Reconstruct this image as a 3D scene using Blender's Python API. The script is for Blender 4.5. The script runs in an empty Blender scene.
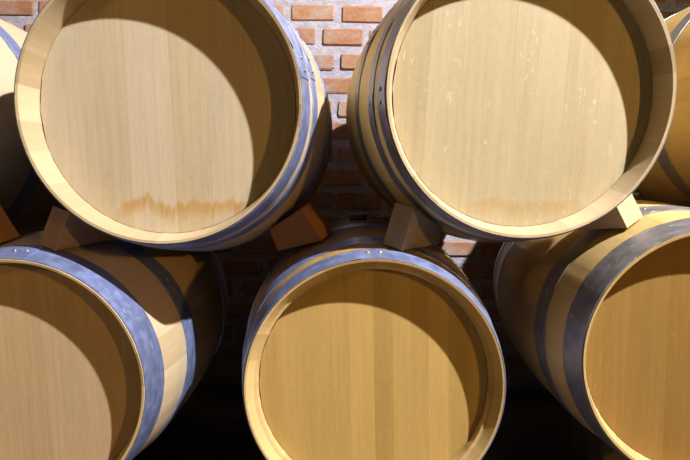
import bpy, bmesh, math, random
from mathutils import Vector, Matrix
sc = bpy.context.scene
C = sc.collection
PI = math.pi
rnd = random.Random(7)

# ------------------------------------------------------------------ frame
# measurements are kept as (x right, y down, z away); H lifts them above the floor
H = 0.875
def W(p): return Vector((p[0], p[2], H - p[1]))

# ------------------------------------------------------------------ node helpers
class NT:
    def __init__(s, name):
        s.m = bpy.data.materials.new(name); s.m.use_nodes = True
        s.t = s.m.node_tree; s.t.nodes.clear()
        s.out = s.t.nodes.new('ShaderNodeOutputMaterial')
        s.b = s.t.nodes.new('ShaderNodeBsdfPrincipled')
        s.t.links.new(s.b.outputs[0], s.out.inputs[0])
    def n(s, typ, **kw):
        o = s.t.nodes.new(typ)
        for k, v in kw.items(): setattr(o, k, v)
        return o
    def put(s, inp, v):
        if hasattr(v, 'is_output'): s.t.links.new(v, inp)
        else: inp.default_value = v
    def math(s, op, a, b=0.0, c=0.0, clamp=False):
        o = s.n('ShaderNodeMath', operation=op, use_clamp=clamp)
        for i, v in enumerate((a, b, c)): s.put(o.inputs[i], v)
        return o.outputs[0]
    def mapping(s, vec, scale=(1,1,1), loc=(0,0,0), rot=(0,0,0)):
        o = s.n('ShaderNodeMapping'); s.put(o.inputs[0], vec)
        o.inputs['Location'].default_value = loc; o.inputs['Rotation'].default_value = rot; o.inputs['Scale'].default_value = scale
        return o.outputs[0]
    def noise(s, vec, scale=1.0, detail=3.0, rough=0.55, dist=0.0):
        o = s.n('ShaderNodeTexNoise'); s.put(o.inputs['Vector'], vec)
        o.inputs['Scale'].default_value = scale; o.inputs['Detail'].default_value = detail
        o.inputs['Roughness'].default_value = rough; o.inputs['Distortion'].default_value = dist
        return o.outputs[0]
    def range(s, v, a, b, c=0.0, d=1.0, smooth=False):
        o = s.n('ShaderNodeMapRange'); o.clamp = True
        if smooth: o.interpolation_type = 'SMOOTHSTEP'
        s.put(o.inputs[0], v)
        for i, q in enumerate((a, b, c, d)): o.inputs[1+i].default_value = q
        return o.outputs[0]
    def mix(s, f, a, b, mode='MIX'):
        o = s.n('ShaderNodeMix', data_type='RGBA', blend_type=mode)
        s.put(o.inputs[0], f)
        for i, v in ((6, a), (7, b)):
            if isinstance(v, tuple): v = (*v[:3], 1)
            s.put(o.inputs[i], v)
        return o.outputs[2]
    def grey(s, v):
        o = s.n('ShaderNodeCombineColor')
        for i in range(3): s.put(o.inputs[i], v)
        return o.outputs[0]
    def attr(s, name):
        return s.n('ShaderNodeAttribute', attribute_name=name).outputs['Fac']
    def bump(s, h, strength, dist=0.002):
        o = s.n('ShaderNodeBump'); o.inputs['Strength'].default_value = strength; o.inputs['Distance'].default_value = dist
        s.put(o.inputs['Height'], h); s.put(s.b.inputs['Normal'], o.outputs[0])

def oak(name, col, var=0.22, grain=0.16, fleck=0.0, stain=None, rough=0.55, grime=0.0):
    """Quarter sawn oak. UV: u across the plank, v along it (metres)."""
    t = NT(name)
    uv = t.n('ShaderNodeUVMap').outputs[0]
    ob = t.n('ShaderNodeTexCoord').outputs['Object']
    tone = t.attr('tone')
    fine = t.noise(t.mapping(uv, (420, 9, 1)), 1, 3, .6)
    mid = t.noise(t.mapping(uv, (95, 2.6, 1)), 1, 4, .55, .4)
    big = t.noise(t.mapping(uv, (10, 1.6, 1)), 1, 2, .5)
    pore = t.noise(t.mapping(uv, (700, 55, 1)), 1, 2, .5)
    g = t.math('ADD', t.math('MULTIPLY', t.math('SUBTRACT', fine, .5), grain*1.3), t.math('MULTIPLY', t.math('SUBTRACT', mid, .5), grain*1.5))
    g = t.math('ADD', g, t.math('MULTIPLY', t.math('SUBTRACT', big, .5), grain*1.1))
    g = t.math('ADD', g, t.math('MULTIPLY', t.math('SUBTRACT', pore, .5), grain*.8))
    fig = t.noise(t.mapping(uv, (48, 46, 1), rot=(0, 0, .3)), 1, 3, .55, 1.4)
    g = t.math('ADD', g, t.math('MULTIPLY', t.math('SUBTRACT', fig, .5), grain*.7))
    g = t.math('ADD', g, t.math('MULTIPLY', t.math('SUBTRACT', tone, .5), var))
    val = t.math('ADD', g, 1.0)
    c = t.mix(1.0, (*col, 1), t.grey(val), 'MULTIPLY')
    # darker planks are also the yellower ones
    c = t.mix(t.range(tone, .55, .0, 0, .45), c, t.mix(1.0, c, (1.0, .93, .74), 'MULTIPLY'))
    if fleck:
        fl = t.noise(t.mapping(uv, (62, 26, 1), rot=(0, 0, .55)), 1, 2, .45, 1.6)
        fl = t.range(fl, .655, .70)
        where = t.range(t.noise(t.mapping(uv, (7, 5, 1), loc=(3.3, 1.7, 0)), 1, 1, .5), .45, .62)
        f = t.math('MULTIPLY', t.math('MULTIPLY', fl, where), fleck)
        c = t.mix(f, c, (min(1, col[0]*1.3), min(1, col[1]*1.36), min(1, col[2]*1.5)))
    if stain:
        x0, x1, z0, amp, k = stain
        s = t.n('ShaderNodeSeparateXYZ'); t.put(s.inputs[0], ob)
        wob = t.noise(t.mapping(ob, (15, 0, 0), loc=(1.3, 4, 2)), 1, 3, .55)
        drip = t.noise(t.mapping(ob, (150, 0, 6)), 1, 3, .65)
        line = t.math('ADD', z0, t.math('MULTIPLY', t.math('SUBTRACT', wob, .5), amp))
        d = t.math('SUBTRACT', s.outputs[2], line)
        d = t.math('ADD', d, t.math('MULTIPLY', t.math('SUBTRACT', drip, .5), .022))
        above = t.range(d, .014, .0, 0, 1, True)
        below = t.range(d, -.036, -.003, 0, 1, True)
        ends = t.math('MULTIPLY', t.range(s.outputs[0], x0, x0+.06, 0, 1, True), t.range(s.outputs[0], x1, x1-.05, 0, 1, True))
        f = t.math('MULTIPLY', t.math('MULTIPLY', above, below), t.math('MULTIPLY', ends, k))
        f = t.math('MULTIPLY', f, t.range(drip, .3, .62, .45, 1))
        c = t.mix(f, c, (col[0]*.88, col[1]*.61, col[2]*.20))
    if grime:
        gm = t.range(t.noise(t.mapping(ob, (9, 9, 9)), 1, 4, .6), .42, .75, 0, grime)
        c = t.mix(gm, c, (col[0]*.45, col[1]*.38, col[2]*.32))
    t.put(t.b.inputs['Base Color'], c)
    t.b.inputs['Roughness'].default_value = rough
    t.b.inputs['Specular IOR Level'].default_value = .3
    t.bump(t.math('ADD', fine, t.math('MULTIPLY', mid, .6)), .12, .001)
    return t.m

def steel(name, col=(.40, .44, .60), rough=.42):
    t = NT(name)
    uv = t.n('ShaderNodeUVMap').outputs[0]
    ob = t.n('ShaderNodeTexCoord').outputs['Object']
    st = t.noise(t.mapping(uv, (3, 160, 1)), 1, 3, .6)
    bl = t.noise(t.mapping(ob, (38, 38, 38)), 1, 4, .6)
    sc_ = t.range(t.noise(t.mapping(uv, (40, 90, 1)), 1, 2, .5, 1.0), .66, .72)
    v = t.math('ADD', .82, t.math('ADD', t.math('MULTIPLY', t.math('SUBTRACT', st, .5), .55), t.math('MULTIPLY', t.math('SUBTRACT', bl, .5), .5)))
    c = t.mix(1.0, (*col, 1), t.grey(v), 'MULTIPLY')
    c = t.mix(t.math('MULTIPLY', sc_, .55), c, (.72, .74, .78))
    t.put(t.b.inputs['Base Color'], c)
    t.b.inputs['Metallic'].default_value = .75
    t.put(t.b.inputs['Roughness'], t.range(bl, .3, .7, rough-.08, rough+.14))
    t.bump(bl, .08, .001)
    return t.m

def plain(name, col, rough=.6, metal=0.0, amt=.25, scale=30):
    t = NT(name)
    ob = t.n('ShaderNodeTexCoord').outputs['Object']
    n = t.noise(t.mapping(ob, (scale,)*3), 1, 4, .6)
    t.put(t.b.inputs['Base Color'], t.mix(1.0, (*col, 1), t.grey(t.range(n, .25, .75, 1-amt, 1+amt)), 'MULTIPLY'))
    t.b.inputs['Roughness'].default_value = rough; t.b.inputs['Metallic'].default_value = metal
    t.bump(n, .15, .002)
    return t.m

# ------------------------------------------------------------------ object helpers
def link(name, me, mats, parent=None):
    o = bpy.data.objects.new(name, me); C.objects.link(o)
    for m in (mats if isinstance(mats, (list, tuple)) else [mats]): me.materials.append(m)
    if parent: o.parent = parent
    return o
def mesh(name, verts, faces, uvs=None, tone=None, mat=None, smooth=True):
    """uvs: one list of (u,v) per face; tone, mat: one value per face"""
    me = bpy.data.meshes.new(name)
    me.from_pydata([tuple(v) for v in verts], [], faces)
    if uvs:
        l = me.uv_layers.new(name='UVMap')
        k = 0
        for f in uvs:
            for q in f: l.data[k].uv = q; k += 1
    if tone:
        a = me.attributes.new('tone', 'FLOAT', 'FACE')
        a.data.foreach_set('value', tone)
    if mat: me.polygons.foreach_set('material_index', mat)
    me.polygons.foreach_set('use_smooth', [smooth]*len(faces))
    me.update()
    return me
def tag(o, label, cat, group=None):
    o['label'] = label; o['category'] = cat
    if group: o['group'] = group

# ------------------------------------------------------------------ barrel
L = .94
class Prof:
    def __init__(s, k, rb=.335): s.R0, s.RB = .285*k, rb*k
    def __call__(s, d):
        t = min(max(d / L, 0), 1)
        return s.R0 + (s.RB - s.R0)*(1 - (2*t - 1)**2)

class Barrel:
    def __init__(s, X, Y, Z, yaw, pt, k=1.0, rb=.335):
        s.c = Vector((X, Y, Z))*k; s.prof = Prof(k, rb); s.k = k
        s.ax = Vector((-math.sin(yaw), math.sin(pt), math.cos(yaw))).normalized()
        s.u = Vector((math.cos(yaw), 0, math.sin(yaw)))
        s.w = s.ax.cross(s.u)                      # down
    def at(s, d, ang, extra=0.0):                  # ang from the top, clockwise as seen from the camera
        r = s.prof(d) + extra
        return s.c + s.ax*d + s.u*(r*math.sin(ang)) - s.w*(r*math.cos(ang))
    def gap(s, p):                                 # distance of a point from the stave surface
        q = p - s.c; d = q.dot(s.ax)
        return (q - s.ax*d).length - s.prof(d)


def make_barrel(b, spec, seed):
    rg = random.Random(seed)
    prof, R0, RB, k_ = b.prof, b.prof.R0, b.prof.RB, b.k
    def V(ang, r, d): return Vector((r*math.sin(ang), d - L/2, RB + .004 + r*math.cos(ang)))
    root = bpy.data.objects.new('wine_barrel', None); C.objects.link(root)
    root.empty_display_size = .1
    m = Matrix.Identity(4)
    ex, ey, ez = W(b.u) - W((0,0,0)), W(b.ax) - W((0,0,0)), -(W(b.w) - W((0,0,0)))
    for i in range(3): m[i][0], m[i][1], m[i][2] = ex[i], ey[i], ez[i]
    m.translation = W(b.c + b.ax*(L/2)) - ez*(RB + .004)
    root.matrix_world = m
    rec, rh, lip = spec['recess'], spec['rh']*k_, spec.get('lip', .279)*k_
    # ---- staves: one revolved solid, each stave with its own tone
    widths = []
    while sum(widths) < 2*PI - .12: widths.append(rg.uniform(.16, .29))
    k = 2*PI/sum(widths); widths = [w*k for w in widths]
    angs, sid = [], []
    a = spec.get('turn', 0)
    for i, w in enumerate(widths):
        for j in range(6): angs.append(a + w*j/6); sid.append(i)
        a += w
    n = len(angs)
    tones = [min(1, max(0, rg.gauss(.5, .28))) for _ in widths]
    outer = [(prof(L*i/36), L*i/36) for i in range(37)]
    ch = [(a*k_, c) for a, c in spec['chime']] if 'chime' in spec else [(lip, .0008), (rh+.0022, rec*.90), (rh+.0012, rec-.001)]
    inn = ch + [(rh - .0012, rec + .024)] + [(prof(L*i/8) - .030, L*i/8) for i in range(1, 8)]
    inn = [p for p in inn]
    back = [(p[0], L - p[1]) for p in reversed(ch)]
    ring = [(R0 - .0006, 0.0)] + outer[1:-1] + [(R0, L)] + back + list(reversed(inn))
    # material: 0 outside, 1 chime
    nr = len(ring); no = 37; nb = len(back)
    verts, faces, uvs, tn, mt = [], [], [], [], []
    for q, aa in enumerate(angs):
        for (r, d) in ring:
            seam = .0007 if (q % 6 == 0 and d > .002) else 0
            verts.append(V(aa, r - (seam if r > .29 or True else 0), d))
    dist = [0]
    for i in range(nr): 
        p, q = ring[i], ring[(i+1) % nr]
        dist.append(dist[-1] + math.hypot(p[0]-q[0], p[1]-q[1]))
    for q in range(n):
        q2 = (q+1) % n
        for i in range(nr):
            i2 = (i+1) % nr
            faces.append((q*nr+i, q*nr+i2, q2*nr+i2, q2*nr+i))
            off = sid[q]*1.371 + seed
            u0 = off + (q % 6)*.011; u1 = u0 + .011
            uvs.append([(u0, dist[i]+off), (u0, dist[i+1]+off), (u1, dist[i+1]+off), (u1, dist[i]+off)])
            tn.append(tones[sid[q]])
            mt.append(0 if i < no-1 else 1)
    me = mesh('staves', verts, faces, uvs, tn, mt, True)
    bm = bmesh.new(); bm.from_mesh(me)
    bmesh.ops.recalc_face_normals(bm, faces=bm.faces)
    for e in bm.edges:
        if len(e.link_faces) == 2 and e.calc_face_angle(0) > .5: e.smooth = False
    bm.to_mesh(me); bm.free()
    link('staves', me, [spec['stave_mat'], spec['rim_mat']], root)
    # ---- heads
    for end in (0, 1):
        ra = spec.get('plank_turn', 0) if end == 0 else rg.uniform(0, 1)
        xs = [-rh]
        if end == 0 and 'planks' in spec:
            xs += [p*k_ for p in spec['planks']] + [rh]
        else:
            while xs[-1] < rh - .09: xs.append(xs[-1] + rg.uniform(.055, .095))
            xs.append(rh)
        verts, faces, uvs, tn = [], [], [], []
        for i in range(len(xs)-1):
            x0, x1 = xs[i], xs[i+1]
            tone = spec['tones'][i] if (end == 0 and 'tones' in spec) else min(1, max(0, rg.gauss(.5, .25)))
            M = 10
            cols = [x0 + (x1-x0)*j/M for j in range(M+1)]
            off = rg.uniform(0, 20)
            base = len(verts)
            g = .00003
            for j, x in enumerate(cols):
                xx = x + (g if j == 0 and i > 0 else 0) - (g if j == M and i < len(xs)-2 else 0)
                h = math.sqrt(max(rh*rh - xx*xx, 0))
                hb = math.sqrt(max((rh-.001)**2 - xx*xx, 0))
                for (zz, yy) in ((h, 0), (-h, 0), (hb, .022), (-hb, .022)):
                    ca, sa = math.cos(ra), math.sin(ra)
                    px, pz = xx*ca + zz*sa, -xx*sa + zz*ca
                    d = rec + yy
                    if end: px, d = -px, L - d
                    verts.append(Vector((px, d - L/2, RB + .004 + pz)))
            for j in range(M):
                p, q = base + 4*j, base + 4*(j+1)
                for f, uu in (((p, p+1, q+1, q), 0), ((p+2, q+2, q+3, p+3), 0), ((p, q, q+2, p+2), 1), ((p+1, p+3, q+3, q+1), 1)):
                    faces.append(f)
                    uvs.append([(off + cols[(v-base)//4], off*.7 + (math.sqrt(max(rh*rh - cols[(v-base)//4]**2, 0))*(1 if (v-base) % 2 == 0 else -1))) for v in f])
                    tn.append(tone)
            for p in (base, base + 4*M):
                faces.append((p, p+2, p+3, p+1)); uvs.append([(off, 0)]*4); tn.append(tone)
        me = mesh('head', verts, faces, uvs, tn, None, False)
        bm = bmesh.new(); bm.from_mesh(me)
        bmesh.ops.recalc_face_normals(bm, faces=bm.faces); bm.to_mesh(me); bm.free()
        o = link('head', me, spec['head_mat'], root)
        if end == 0:                                # object origin at the centre of the head, for the tide mark
            me.transform(Matrix.Translation((0, 0, -(RB + .004)))); o.location = (0, 0, RB + .004)
    # ---- hoops, each riveted where its ends lap
    for end in (0, 1):
        for hi, (d0, d1, ja) in enumerate(spec['hoops']):
            if end: d0, d1, ja = L - d1, L - d0, rg.uniform(0, 6)
            N = 168; lap = .20; th = .0016
            verts, faces, uvs = [], [], []
            for q in range(N+1):
                f = q/N; aa = ja + f*(2*PI + lap)
                s_ = max(0, min(1, (f*(2*PI+lap) - 2*PI + .10)/.10))
                lift = .0006 + (th + .0003)*s_
                if aa - ja < .0: lift = .0006
                r0, r1 = prof(d0) + lift, prof(d1) + lift
                for (r, d) in ((r0, d0), (r0 + th, d0 + .0004), ((r0+r1)/2 + th + .0007 + (prof((d0+d1)/2)-(prof(d0)+prof(d1))/2), (d0+d1)/2), (r1 + th, d1 - .0004), (r1, d1), ((r0+r1)/2+(prof((d0+d1)/2)-(prof(d0)+prof(d1))/2), (d0+d1)/2)):
                    verts.append(V(aa, r, d))
            for q in range(N):
                for i in range(6):
                    i2 = (i+1) % 6
                    faces.append((q*6+i, q*6+i2, (q+1)*6+i2, (q+1)*6+i))
                    vv = (d0, d0, (d0+d1)/2, d1, d1, (d0+d1)/2)
                    u0, u1 = q*.0112 + seed, (q+1)*.0112 + seed
                    uvs.append([(u0, vv[i]), (u0, vv[i2]), (u1, vv[i2]), (u1, vv[i])])
            faces.append(tuple(range(6))); uvs.append([(0, 0)]*6)
            faces.append(tuple(N*6 + i for i in range(6))); uvs.append([(0, 0)]*6)
            me = mesh('hoop', verts, faces, uvs, None, None, True)
            bm = bmesh.new(); bm.from_mesh(me)
            bmesh.ops.recalc_face_normals(bm, faces=bm.faces)
            for e in bm.edges:
                if len(e.link_faces) == 2 and e.calc_face_angle(0) > .6: e.smooth = False
            bm.to_mesh(me); bm.free()
            ho = link('hoop', me, spec['hoop_mat'], root)
            for s in (.055, .145):
                aa = ja + s; d = (d0 + d1)/2
                p = V(aa, prof(d) + 2*th + .0016, d)
                nrm = Vector((math.sin(aa), 0, math.cos(aa)))
                bm = bmesh.new()
                bmesh.ops.create_uvsphere(bm, u_segments=14, v_segments=8, radius=.0050)
                for v in bm.verts: v.co.z *= .55
                bm.transform(Matrix.Translation(p) @ nrm.to_track_quat('Z', 'Y').to_matrix().to_4x4())
                me = bpy.data.meshes.new('rivet'); bm.to_mesh(me); bm.free()
                me.polygons.foreach_set('use_smooth', [True]*len(me.polygons))
                link('rivet', me, spec.get('rivet_mat', M_rivet), ho)
    # ---- bung in the top stave
    ba = spec.get('bung', 0.0)
    bm = bmesh.new()
    prof_b = [(0, -.012), (.021, -.012), (.024, .010), (.026, .011), (.027, .015), (.024, .018), (.010, .0185), (0, .0165)]
    vs = []
    for i in range(28):
        a = 2*PI*i/28
        vs.append([bm.verts.new((r*math.cos(a), r*math.sin(a), z)) for r, z in prof_b[1:-1]])
    c0, c1 = bm.verts.new((0, 0, prof_b[0][1])), bm.verts.new((0, 0, prof_b[-1][1]))
    for i in range(28):
        p, q = vs[i], vs[(i+1) % 28]
        for j in range(len(p)-1): bm.faces.new((p[j], q[j], q[j+1], p[j+1]))
        bm.faces.new((c0, q[0], p[0])); bm.faces.new((p[-1], q[-1], c1))
    nrm = Vector((math.sin(ba), 0, math.cos(ba)))
    bm.transform(Matrix.Translation(V(ba, RB, L/2)) @ nrm.to_track_quat('Z', 'Y').to_matrix().to_4x4())
    me = bpy.data.meshes.new('bung'); bm.to_mesh(me); bm.free()
    me.polygons.foreach_set('use_smooth', [True]*len(me.polygons))
    link('bung', me, M_bung, root)
    tag(root, spec['label'], 'barrel', 'stacked oak wine barrels')
    return root

# ------------------------------------------------------------------ materials
STAVE = (.60, .41, .19)
M_stave_pale = oak('stave_oak_pale', (0.46, 0.37, 0.245), .20, .14)
M_stave = oak('stave_oak', (0.461, 0.331, 0.130), .25, .18, grime=.25)
M_stave_bounce = oak('stave_oak_bounce', (.66, .48, .17), .2, .16, grime=.1)  # stave oak lightened to stand in for light bounced off the neighbouring barrel
M_stave_dark = oak('stave_oak_brown', (0.360, 0.223, 0.086), .25, .2, grime=.35)
M_rim = oak('chime_oak', (0.504, 0.360, 0.158), .42, .16)
M_rim_pale = oak('chime_oak_pale', (0.425, 0.335, 0.205), .38, .14)
M_headTL = oak('head_oak_stained', (0.462, 0.390, 0.275), .10, .20, .25, stain=(-.13, .22, -.207, .17, .9))
M_headTR = oak('head_oak_flecked', (0.425, 0.360, 0.225), .14, .20, .75, stain=(-.12, .15, -.225, .10, .45))
M_headBC = oak('head_oak_banded', (0.450, 0.305, 0.098), .44, .19)
M_headBL = oak('head_oak_tan', (0.475, 0.346, 0.194), .18, .20)
M_headBR = oak('head_oak_figured', (0.270, 0.160, 0.040), .18, .2, .85)
M_hoop = steel('galvanised_steel', (.36, .45, .82))
M_hoop_dark = steel('grey_steel', (.36, .36, .385), .44)
M_rivet = plain('rivet_steel', (.32, .33, .38), .35, .8)
M_rivet_brass = plain('rivet_rusty', (.55, .36, .12), .4, .6)
M_bung = plain('bung_silicone', (.36, .36, .37), .5)
M_chock = oak('chock_oak', (0.317, 0.194, 0.086), .3, .3, rough=.7, grime=.4)
M_bearer = oak('bearer_timber', (.10, .07, .04), .3, .3, rough=.8)  # timber colour darkened to paint in the deep shade under the barrels
M_chock_red = oak('chock_oak_reddish', (0.302, 0.144, 0.058), .3, .3, rough=.7, grime=.35)
M_chock_grey = oak('chock_oak_weathered', (0.245, 0.180, 0.094), .3, .3, rough=.75, grime=.55)
M_chock_pale = oak('chock_oak_pale', (0.475, 0.360, 0.216), .2, .2, rough=.65)

# ------------------------------------------------------------------ the stack
KB = .935                                         # the bottom row's barrels are a little smaller
B = dict(
  TL=Barrel(-.3733, -.1479, 1.136, .0026, .0237),
  TR=Barrel(.360, -.173, 1.109, .051, -.0323, 1.02),
  BC=Barrel(.072, .455, 1.191, .0169, .0009, KB),
  BL=Barrel(-.714, .466, 1.179, .0295, -.0065, .941),
  BR=Barrel(.807, .375, 1.174, -.068, .0007, KB, .329),
  TLL=Barrel(-1.10, -.12, 1.13, .0, .0),
  TRR=Barrel(1.17, -.23, 1.25, .0, .0),
)
rad = math.radians
TOPCH = None
spec = dict(
  TL=dict(recess=.060, rh=.267, head_mat=M_headTL, stave_mat=M_stave_pale, rim_mat=M_rim_pale, hoop_mat=M_hoop, turn=.3, plank_turn=rad(-3),
          hoops=[(.002, .055, rad(68)), (.083, .125, rad(66)), (.27, .32, rad(40))],
          label='top row oak barrel with a wavy brown stain low on its pale head'),
  TR=dict(recess=.051, rh=.267, head_mat=M_headTR, stave_mat=M_stave_bounce, rim_mat=M_rim_pale, hoop_mat=M_hoop_dark, turn=.1, plank_turn=rad(2),
          hoops=[(.002, .045, rad(-98)), (.080, .116, rad(-102)), (.222, .264, rad(-70))],
          label='top row oak barrel right of the brick gap, pale head with light flecks'),
  BC=dict(bung=-.07, recess=.041, rh=.2575, chime=[(.280, .0008), (.267, .020), (.2605, .023), (.2590, .040)], head_mat=M_headBC, stave_mat=M_stave_dark, rim_mat=M_rim, hoop_mat=M_hoop, turn=.0, plank_turn=rad(-2),
          planks=[-.205, -.155, -.092, -.052, .002, .045, .085, .125, .17, .215], tones=[.4, .55, .5, .45, .62, .22, .5, .38, .6, .3, .55],
          hoops=[(.002, .058, rad(-7)), (.10, .158, rad(-9)), (.29, .345, rad(30))], rivet_mat=M_rivet_brass,
          label='middle oak barrel of the bottom row, head of lighter and darker boards'),
  BL=dict(recess=.041, rh=.268, head_mat=M_headBL, stave_mat=M_stave_pale, rim_mat=M_rim, hoop_mat=M_hoop, turn=.2, plank_turn=rad(-3),
          hoops=[(.002, .082, rad(-4)), (.215, .282, rad(50))],
          label='lower-left oak barrel with blue-white hoops and a bright lit patch on its side'),
  BR=dict(recess=.037, rh=.268, head_mat=M_headBR, stave_mat=M_stave, rim_mat=M_rim, hoop_mat=M_hoop_dark, turn=.4, plank_turn=rad(-1),
          hoops=[(.002, .083, rad(-8)), (.18, .245, rad(-22))],
          label='lower-right oak barrel with two wide dark hoops, head cut by the photo edge'),
  TLL=dict(recess=.045, rh=.267, head_mat=M_headTL, stave_mat=M_stave_pale, rim_mat=M_rim_pale, hoop_mat=M_hoop, turn=.0,
          hoops=[(.002, .055, 1), (.10, .16, 2), (.29, .34, 3)],
          label='top row barrel at the far left edge, only a slice of its bulging side showing'),
  TRR=dict(recess=.043, rh=.267, head_mat=M_headTR, stave_mat=M_stave, rim_mat=M_rim, hoop_mat=M_hoop_dark, turn=.2,
          hoops=[(.002, .06, 1), (.12, .175, 2), (.30, .35, 3)],
          label='top row barrel at the far right edge, only its yellow-brown side and hoops showing'),
)
for i, n in enumerate(('TL', 'TR', 'BC', 'BL', 'BR', 'TLL', 'TRR')): make_barrel(B[n], spec[n], 11*i + 3)

# ------------------------------------------------------------------ chocks between the rows
def chock(lower, upper, ang, d, yaw, side, h, wid, length, mat, label, slant=.02):
    """Wedge lying on the lower barrel, thick end at (ang, d), thin end driven under the upper one.
    side +1: thin end to the right and back, -1: to the left and back."""
    lo, up = B[lower], B[upper]
    p = lo.at(d, ang, .0045)
    e = .002
    ta = (lo.at(d, ang+e) - lo.at(d, ang-e)).normalized(); td = (lo.at(d+e, ang) - lo.at(d-e, ang)).normalized()
    nrm = ta.cross(td).normalized()
    if nrm.dot(lo.w) > 0: nrm = -nrm
    f = (ta*(side*math.cos(yaw)) + td*math.sin(yaw)).normalized()      # towards the thin end
    w = nrm.cross(f).normalized()
    while h > .03 and min(up.gap(p + w*(wid*q) + nrm*h) for q in (-.5, 0, .5)) < .0042: h -= .001
    def top(h2):
        return min(up.gap(p + f*(length*s) + w*(wid*q) + nrm*(h + (h2-h)*s)) for s in [i/24 for i in range(25)] for q in (-.5, -.25, 0, .25, .5))
    a_, b_ = -.1, h
    for _ in range(40):
        mid = (a_+b_)/2
        if top(mid) > .0042: a_ = mid
        else: b_ = mid
    h2 = a_
    if h2 < .008:                                   # cut the wedge short where it has run out
        length *= (h - .008)/(h - h2); h2 = .008
    # base hangs in the frame of the thick end
    bm = bmesh.new()
    vs = {}
    for s in (0, 1):
        for q in (-.5, .5):
            for t in (0, 1):
                vs[s, q, t] = bm.verts.new(Vector((length*s + (slant*t if s == 0 else 0), wid*q, (h + (h2-h)*(s if s or not t else slant/length))*t)))
    for k in (((0,-.5,0),(0,-.5,1),(0,.5,1),(0,.5,0)), ((1,-.5,0),(1,.5,0),(1,.5,1),(1,-.5,1)),
              ((0,-.5,0),(0,.5,0),(1,.5,0),(1,-.5,0)), ((0,-.5,1),(1,-.5,1),(1,.5,1),(0,.5,1)),
              ((0,-.5,0),(1,-.5,0),(1,-.5,1),(0,-.5,1)), ((0,.5,0),(0,.5,1),(1,.5,1),(1,.5,0))):
        bm.faces.new([vs[x] for x in k])
    bmesh.ops.recalc_face_normals(bm, faces=bm.faces)
    bmesh.ops.bevel(bm, geom=bm.edges[:], offset=.0022, segments=2, affect='EDGES', profile=.6)
    uvl = bm.loops.layers.uv.new('UVMap')
    for fc in bm.faces:
        for lp in fc.loops:
            c = lp.vert.co
            if abs(fc.normal.x) > .7: lp[uvl].uv = (c.y*1.3 + 7, c.z*.35)
            elif abs(fc.normal.y) > .5: lp[uvl].uv = (c.z + 3, c.x)
            else: lp[uvl].uv = (c.y, c.x)
    me = bpy.data.meshes.new('wedge_chock'); bm.to_mesh(me); bm.free()
    a = me.attributes.new('tone', 'FLOAT', 'FACE'); a.data.foreach_set('value', [rnd.uniform(.35, .65)]*len(me.polygons))
    o = link('wedge_chock', me, mat)
    m = Matrix.Identity(4)
    o0 = W((0, 0, 0))
    X, Z = W(f) - o0, W(nrm) - o0
    Yv = Z.cross(X)
    for i in range(3): m[i][0], m[i][1], m[i][2] = X[i], Yv[i], Z[i]
    m.translation = W(p); o.matrix_world = m
    tag(o, label, 'wedge', 'wooden wedges between the barrel rows')
    return o
chock('BL', 'TL', rad(9), .074, rad(62), 1, .098, .055, .20, M_chock, 'brown wooden wedge under the left of the stained barrel, on the lower-left barrel', .03)
chock('BC', 'TL', rad(-20), .23, rad(28), -1, .094, .062, .13, M_chock_red, 'reddish dark wooden wedge under the right of the stained barrel, on the middle barrel', .022)
chock('BC', 'TR', rad(7), .074, rad(46), 1, .100, .052, .14, M_chock_grey, 'grey-brown weathered wedge right of the brick gap, standing on the middle bottom barrel', .02)
chock('BR', 'TR', rad(-24.5), .137, rad(60), -1, .100, .060, .16, M_chock_pale, 'pale brightly lit wedge on the lower-right barrel, under the flecked barrel', .01)
chock('BL', 'TLL', rad(-14), .146, rad(28), -1, .095, .055, .20, M_chock_red, 'brown wedge cut by the left photo edge, on the lower-left barrel', .03)

# ------------------------------------------------------------------ bearers under the bottom row
def bearer(b, d, label):
    p = b.at(d, PI); hgt = W(p).z - .012
    bm = bmesh.new()
    bmesh.ops.create_cube(bm, size=1)
    for v in bm.verts: v.co = Vector((v.co.x*.18, v.co.y*.09, (v.co.z + .5)*hgt))
    bmesh.ops.bevel(bm, geom=bm.edges[:], offset=.004, segments=2, affect='EDGES')
    uvl = bm.loops.layers.uv.new('UVMap')
    for fc in bm.faces:
        for lp in fc.loops: lp[uvl].uv = (lp.vert.co.y + lp.vert.co.z, lp.vert.co.x)
    me = bpy.data.meshes.new('timber_bearer'); bm.to_mesh(me); bm.free()
    a = me.attributes.new('tone', 'FLOAT', 'FACE'); a.data.foreach_set('value', [.5]*len(me.polygons))
    o = link('timber_bearer', me, M_bearer); q = W(p); o.location = (q.x, q.y, 0)
    tag(o, label, 'timber', 'floor timbers under the bottom barrels')
for n, t in (('BC', 'middle'), ('BL', 'lower-left'), ('BR', 'lower-right')):
    bearer(B[n], .38, 'shade-darkened timber on the floor under the front of the %s barrel' % t)
    bearer(B[n], .64, 'shade-darkened timber on the floor under the back of the %s barrel' % t)

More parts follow.
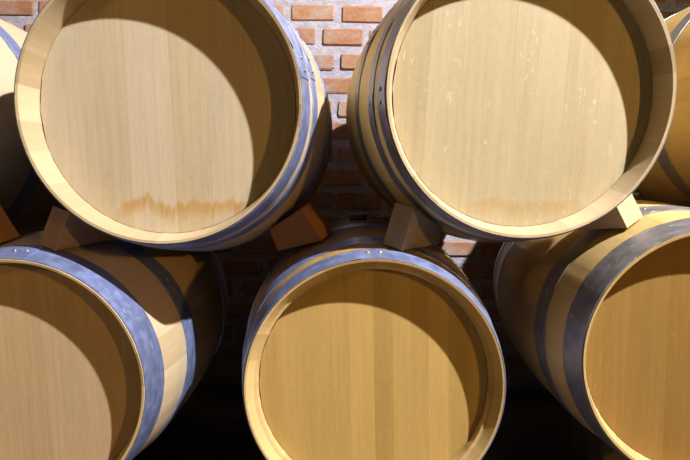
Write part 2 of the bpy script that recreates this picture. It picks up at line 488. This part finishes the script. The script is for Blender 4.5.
# ------------------------------------------------------------------ brick wall
WY = 2.30
def brick_wall():
    f = 563.5/WY
    pit, lenp = 22.7/f, 48.5/f
    bh, bl = 15.6/f, 42.0/f
    t = NT('brick')
    ob = t.n('ShaderNodeTexCoord').outputs['Object']; tone = t.attr('tone')
    n1 = t.noise(t.mapping(ob, (14, 14, 20)), 1, 4, .6); n2 = t.noise(t.mapping(ob, (70, 70, 90)), 1, 4, .65)
    c = t.mix(tone, (0.27, 0.115, 0.055), (0.37, 0.205, 0.100))
    c = t.mix(t.range(n1, .38, .66, 0, .65), c, (0.331, 0.187, 0.108))
    c = t.mix(t.range(n2, .52, .72, 0, .55), c, (0.187, 0.065, 0.029))
    lime = t.range(t.noise(t.mapping(ob, (9, 9, 13), loc=(4, 1, 8)), 1, 5, .65), .47, .70, 0, .8)
    c = t.mix(lime, c, (0.331, 0.288, 0.266))
    t.put(t.b.inputs['Base Color'], c); t.b.inputs['Roughness'].default_value = .9
    t.bump(t.math('ADD', n2, t.math('MULTIPLY', n1, .5)), .5, .006)
    mb = t.m
    t = NT('lime_mortar')
    ob = t.n('ShaderNodeTexCoord').outputs['Object']
    n1 = t.noise(t.mapping(ob, (26, 26, 40)), 1, 5, .65); n2 = t.noise(t.mapping(ob, (120,)*3), 1, 3, .6)
    c = t.mix(t.range(n1, .3, .7), (0.26, 0.25, 0.30), (0.42, 0.40, 0.465))
    c = t.mix(t.range(n2, .55, .75, 0, .4), c, (0.216, 0.173, 0.166))
    t.put(t.b.inputs['Base Color'], c); t.b.inputs['Roughness'].default_value = .95
    t.bump(t.math('ADD', n1, t.math('MULTIPLY', n2, .5)), .7, .008)
    mm = t.m
    rg = random.Random(5)
    verts, faces, tn, mt = [], [], [], []
    x0, x1, z1 = -3.4, 3.4, 3.0
    # mortar bed as a slab
    for y in (0, .12):
        for (x, z) in ((x0, 0), (x1, 0), (x1, z1), (x0, z1)): verts.append((x, WY + y + .0, z))
    faces += [(0, 1, 2, 3), (7, 6, 5, 4), (0, 4, 5, 1), (1, 5, 6, 2), (2, 6, 7, 3), (3, 7, 4, 0)]; tn += [.5]*6; mt += [1]*6
    # course heights anchored where the photo's courses fall
    zc0 = H - ((19.5 - 179)/563.5*WY)
    rows = range(-30, 12)
    for r in rows:
        zc = zc0 + r*pit
        if zc - bh < 0 or zc + bh > z1: continue
        xs = (310.4 - 345)/f + (0.36*lenp if r % 2 == 0 else -.02*lenp) - .36*lenp*(1 if r % 2 == 0 else 0) + (.64*lenp if r % 2 else 0)
        k0 = int((x0 - xs)/lenp) - 1
        x = xs + k0*lenp
        while x < x1 + lenp:
            hl = bl/2*rg.uniform(.93, 1.05); hh = bh/2*rg.uniform(.92, 1.06)
            xc = x + rg.uniform(-.006, .006); zz = zc + rg.uniform(-.004, .004)
            x += lenp
            if xc - hl < x0 + .01 or xc + hl > x1 - .01: continue
            out = rg.uniform(.004, .009); b0 = len(verts)
            rc = .010
            # rounded rectangle outlines: foot, shoulder, face
            loops = []
            for (ins, yy) in ((0, .002), (.0015, -out*.55), (.0055, -out)):
                lp = []
                for (sx, sz, a0) in ((1, 1, 0), (-1, 1, PI/2), (-1, -1, PI), (1, -1, 1.5*PI)):
                    for j in range(4):
                        a = a0 + j*PI/6
                        jx, jz = rg.uniform(-.0022, .0022), rg.uniform(-.0022, .0022)
                        lp.append((xc + sx*(hl - rc) + (rc - ins)*math.cos(a) + jx, WY + yy, zz + sz*(hh - rc) + (rc - ins)*math.sin(a) + jz))
                loops.append(lp)
            for lp in loops: verts.extend(lp)
            tone = rg.random()
            for q in range(2):
                for j in range(16):
                    j2 = (j+1) % 16
                    faces.append((b0+q*16+j, b0+q*16+j2, b0+(q+1)*16+j2, b0+(q+1)*16+j)); tn.append(tone); mt.append(0)
            faces.append(tuple(b0+32+j for j in range(16))); tn.append(tone); mt.append(0)
    me = mesh('wall_back', verts, faces, None, tn, mt, False)
    bm = bmesh.new(); bm.from_mesh(me); bmesh.ops.recalc_face_normals(bm, faces=bm.faces); bm.to_mesh(me); bm.free()
    o = link('wall_back', me, [mb, mm]); o['kind'] = 'structure'
brick_wall()

# ------------------------------------------------------------------ floor
bm = bmesh.new()
bmesh.ops.create_cube(bm, size=1)
for v in bm.verts: v.co = Vector((v.co.x*6.8, -1.0 + (v.co.y + .5)*(WY + 1.12), (v.co.z - .5)*.1))
me = bpy.data.meshes.new('floor'); bm.to_mesh(me); bm.free()
o = link('floor', me, plain('dark_concrete', (.05, .043, .036), .85, 0, .3, 6)); o['kind'] = 'structure'

# ------------------------------------------------------------------ light
def point(name, pos, power, col, size):
    l = bpy.data.lights.new(name, 'POINT'); l.energy = power; l.color = col; l.shadow_soft_size = size
    o = bpy.data.objects.new(name, l); C.objects.link(o); o.location = W(pos); return o
def spot(name, pos, target, power, col, size, cone, blend):
    l = bpy.data.lights.new(name, 'SPOT'); l.energy = power; l.color = col; l.shadow_soft_size = size
    l.spot_size = rad(cone); l.spot_blend = blend
    o = bpy.data.objects.new(name, l); C.objects.link(o); o.location = W(pos)
    o.rotation_euler = (W(target) - W(pos)).to_track_quat('-Z', 'Y').to_euler(); return o
spot('ceiling_spot', (2.16, -2.80, -.12), (-.40, .20, 1.1), 1860, (1.0, .955, .94), .035, 64, .30)
spot('warm_side_lamp', (3.1, -.78, -1.8), (-.14, -.02, 1.15), 200, (1.0, .52, .12), .08, 35, .35)
point('warm_left_lamp', (-2.6, -1.1, -1.2), 50, (1.0, .58, .16), .15)  # unseen warm lamp, left of and behind the camera, lighting left-facing sides
w = bpy.data.worlds.new('cellar'); sc.world = w; w.use_nodes = True
w.node_tree.nodes['Background'].inputs[0].default_value = (1.0, .72, .42, 1)
w.node_tree.nodes['Background'].inputs[1].default_value = .006

# ------------------------------------------------------------------ camera
pitch, yawc, roll, fpx = rad(5.19), rad(.05), rad(.95), 563.5
def Rm(p):
    x, y, z = p
    c, s = math.cos(yawc), math.sin(yawc); x, z = c*x - s*z, s*x + c*z
    c, s = math.cos(pitch), math.sin(pitch); y, z = c*y - s*z, s*y + c*z
    c, s = math.cos(roll), math.sin(roll); x, y = c*x - s*y, s*x + c*y
    return (x, y, z)
cols = [Rm((1,0,0)), Rm((0,1,0)), Rm((0,0,1))]
row = lambda i: Vector((cols[0][i], cols[1][i], cols[2][i]))
o0 = W((0,0,0))
X, Yc, Zc = W(row(0)) - o0, -(W(row(1)) - o0), -(W(row(2)) - o0)
m = Matrix.Identity(4)
for i in range(3): m[i][0], m[i][1], m[i][2] = X[i], Yc[i], Zc[i]
m.translation = o0
cd = bpy.data.cameras.new('camera'); cd.sensor_width = 36; cd.lens = fpx/690*36; cd.clip_start = .01
co = bpy.data.objects.new('camera', cd); C.objects.link(co); co.matrix_world = m
sc.camera = co
sc.view_settings.view_transform = 'Standard'; sc.view_settings.look = 'None'
sc.view_settings.gamma = 1; sc.view_settings.use_curve_mapping = False
sc.view_settings.exposure = 0
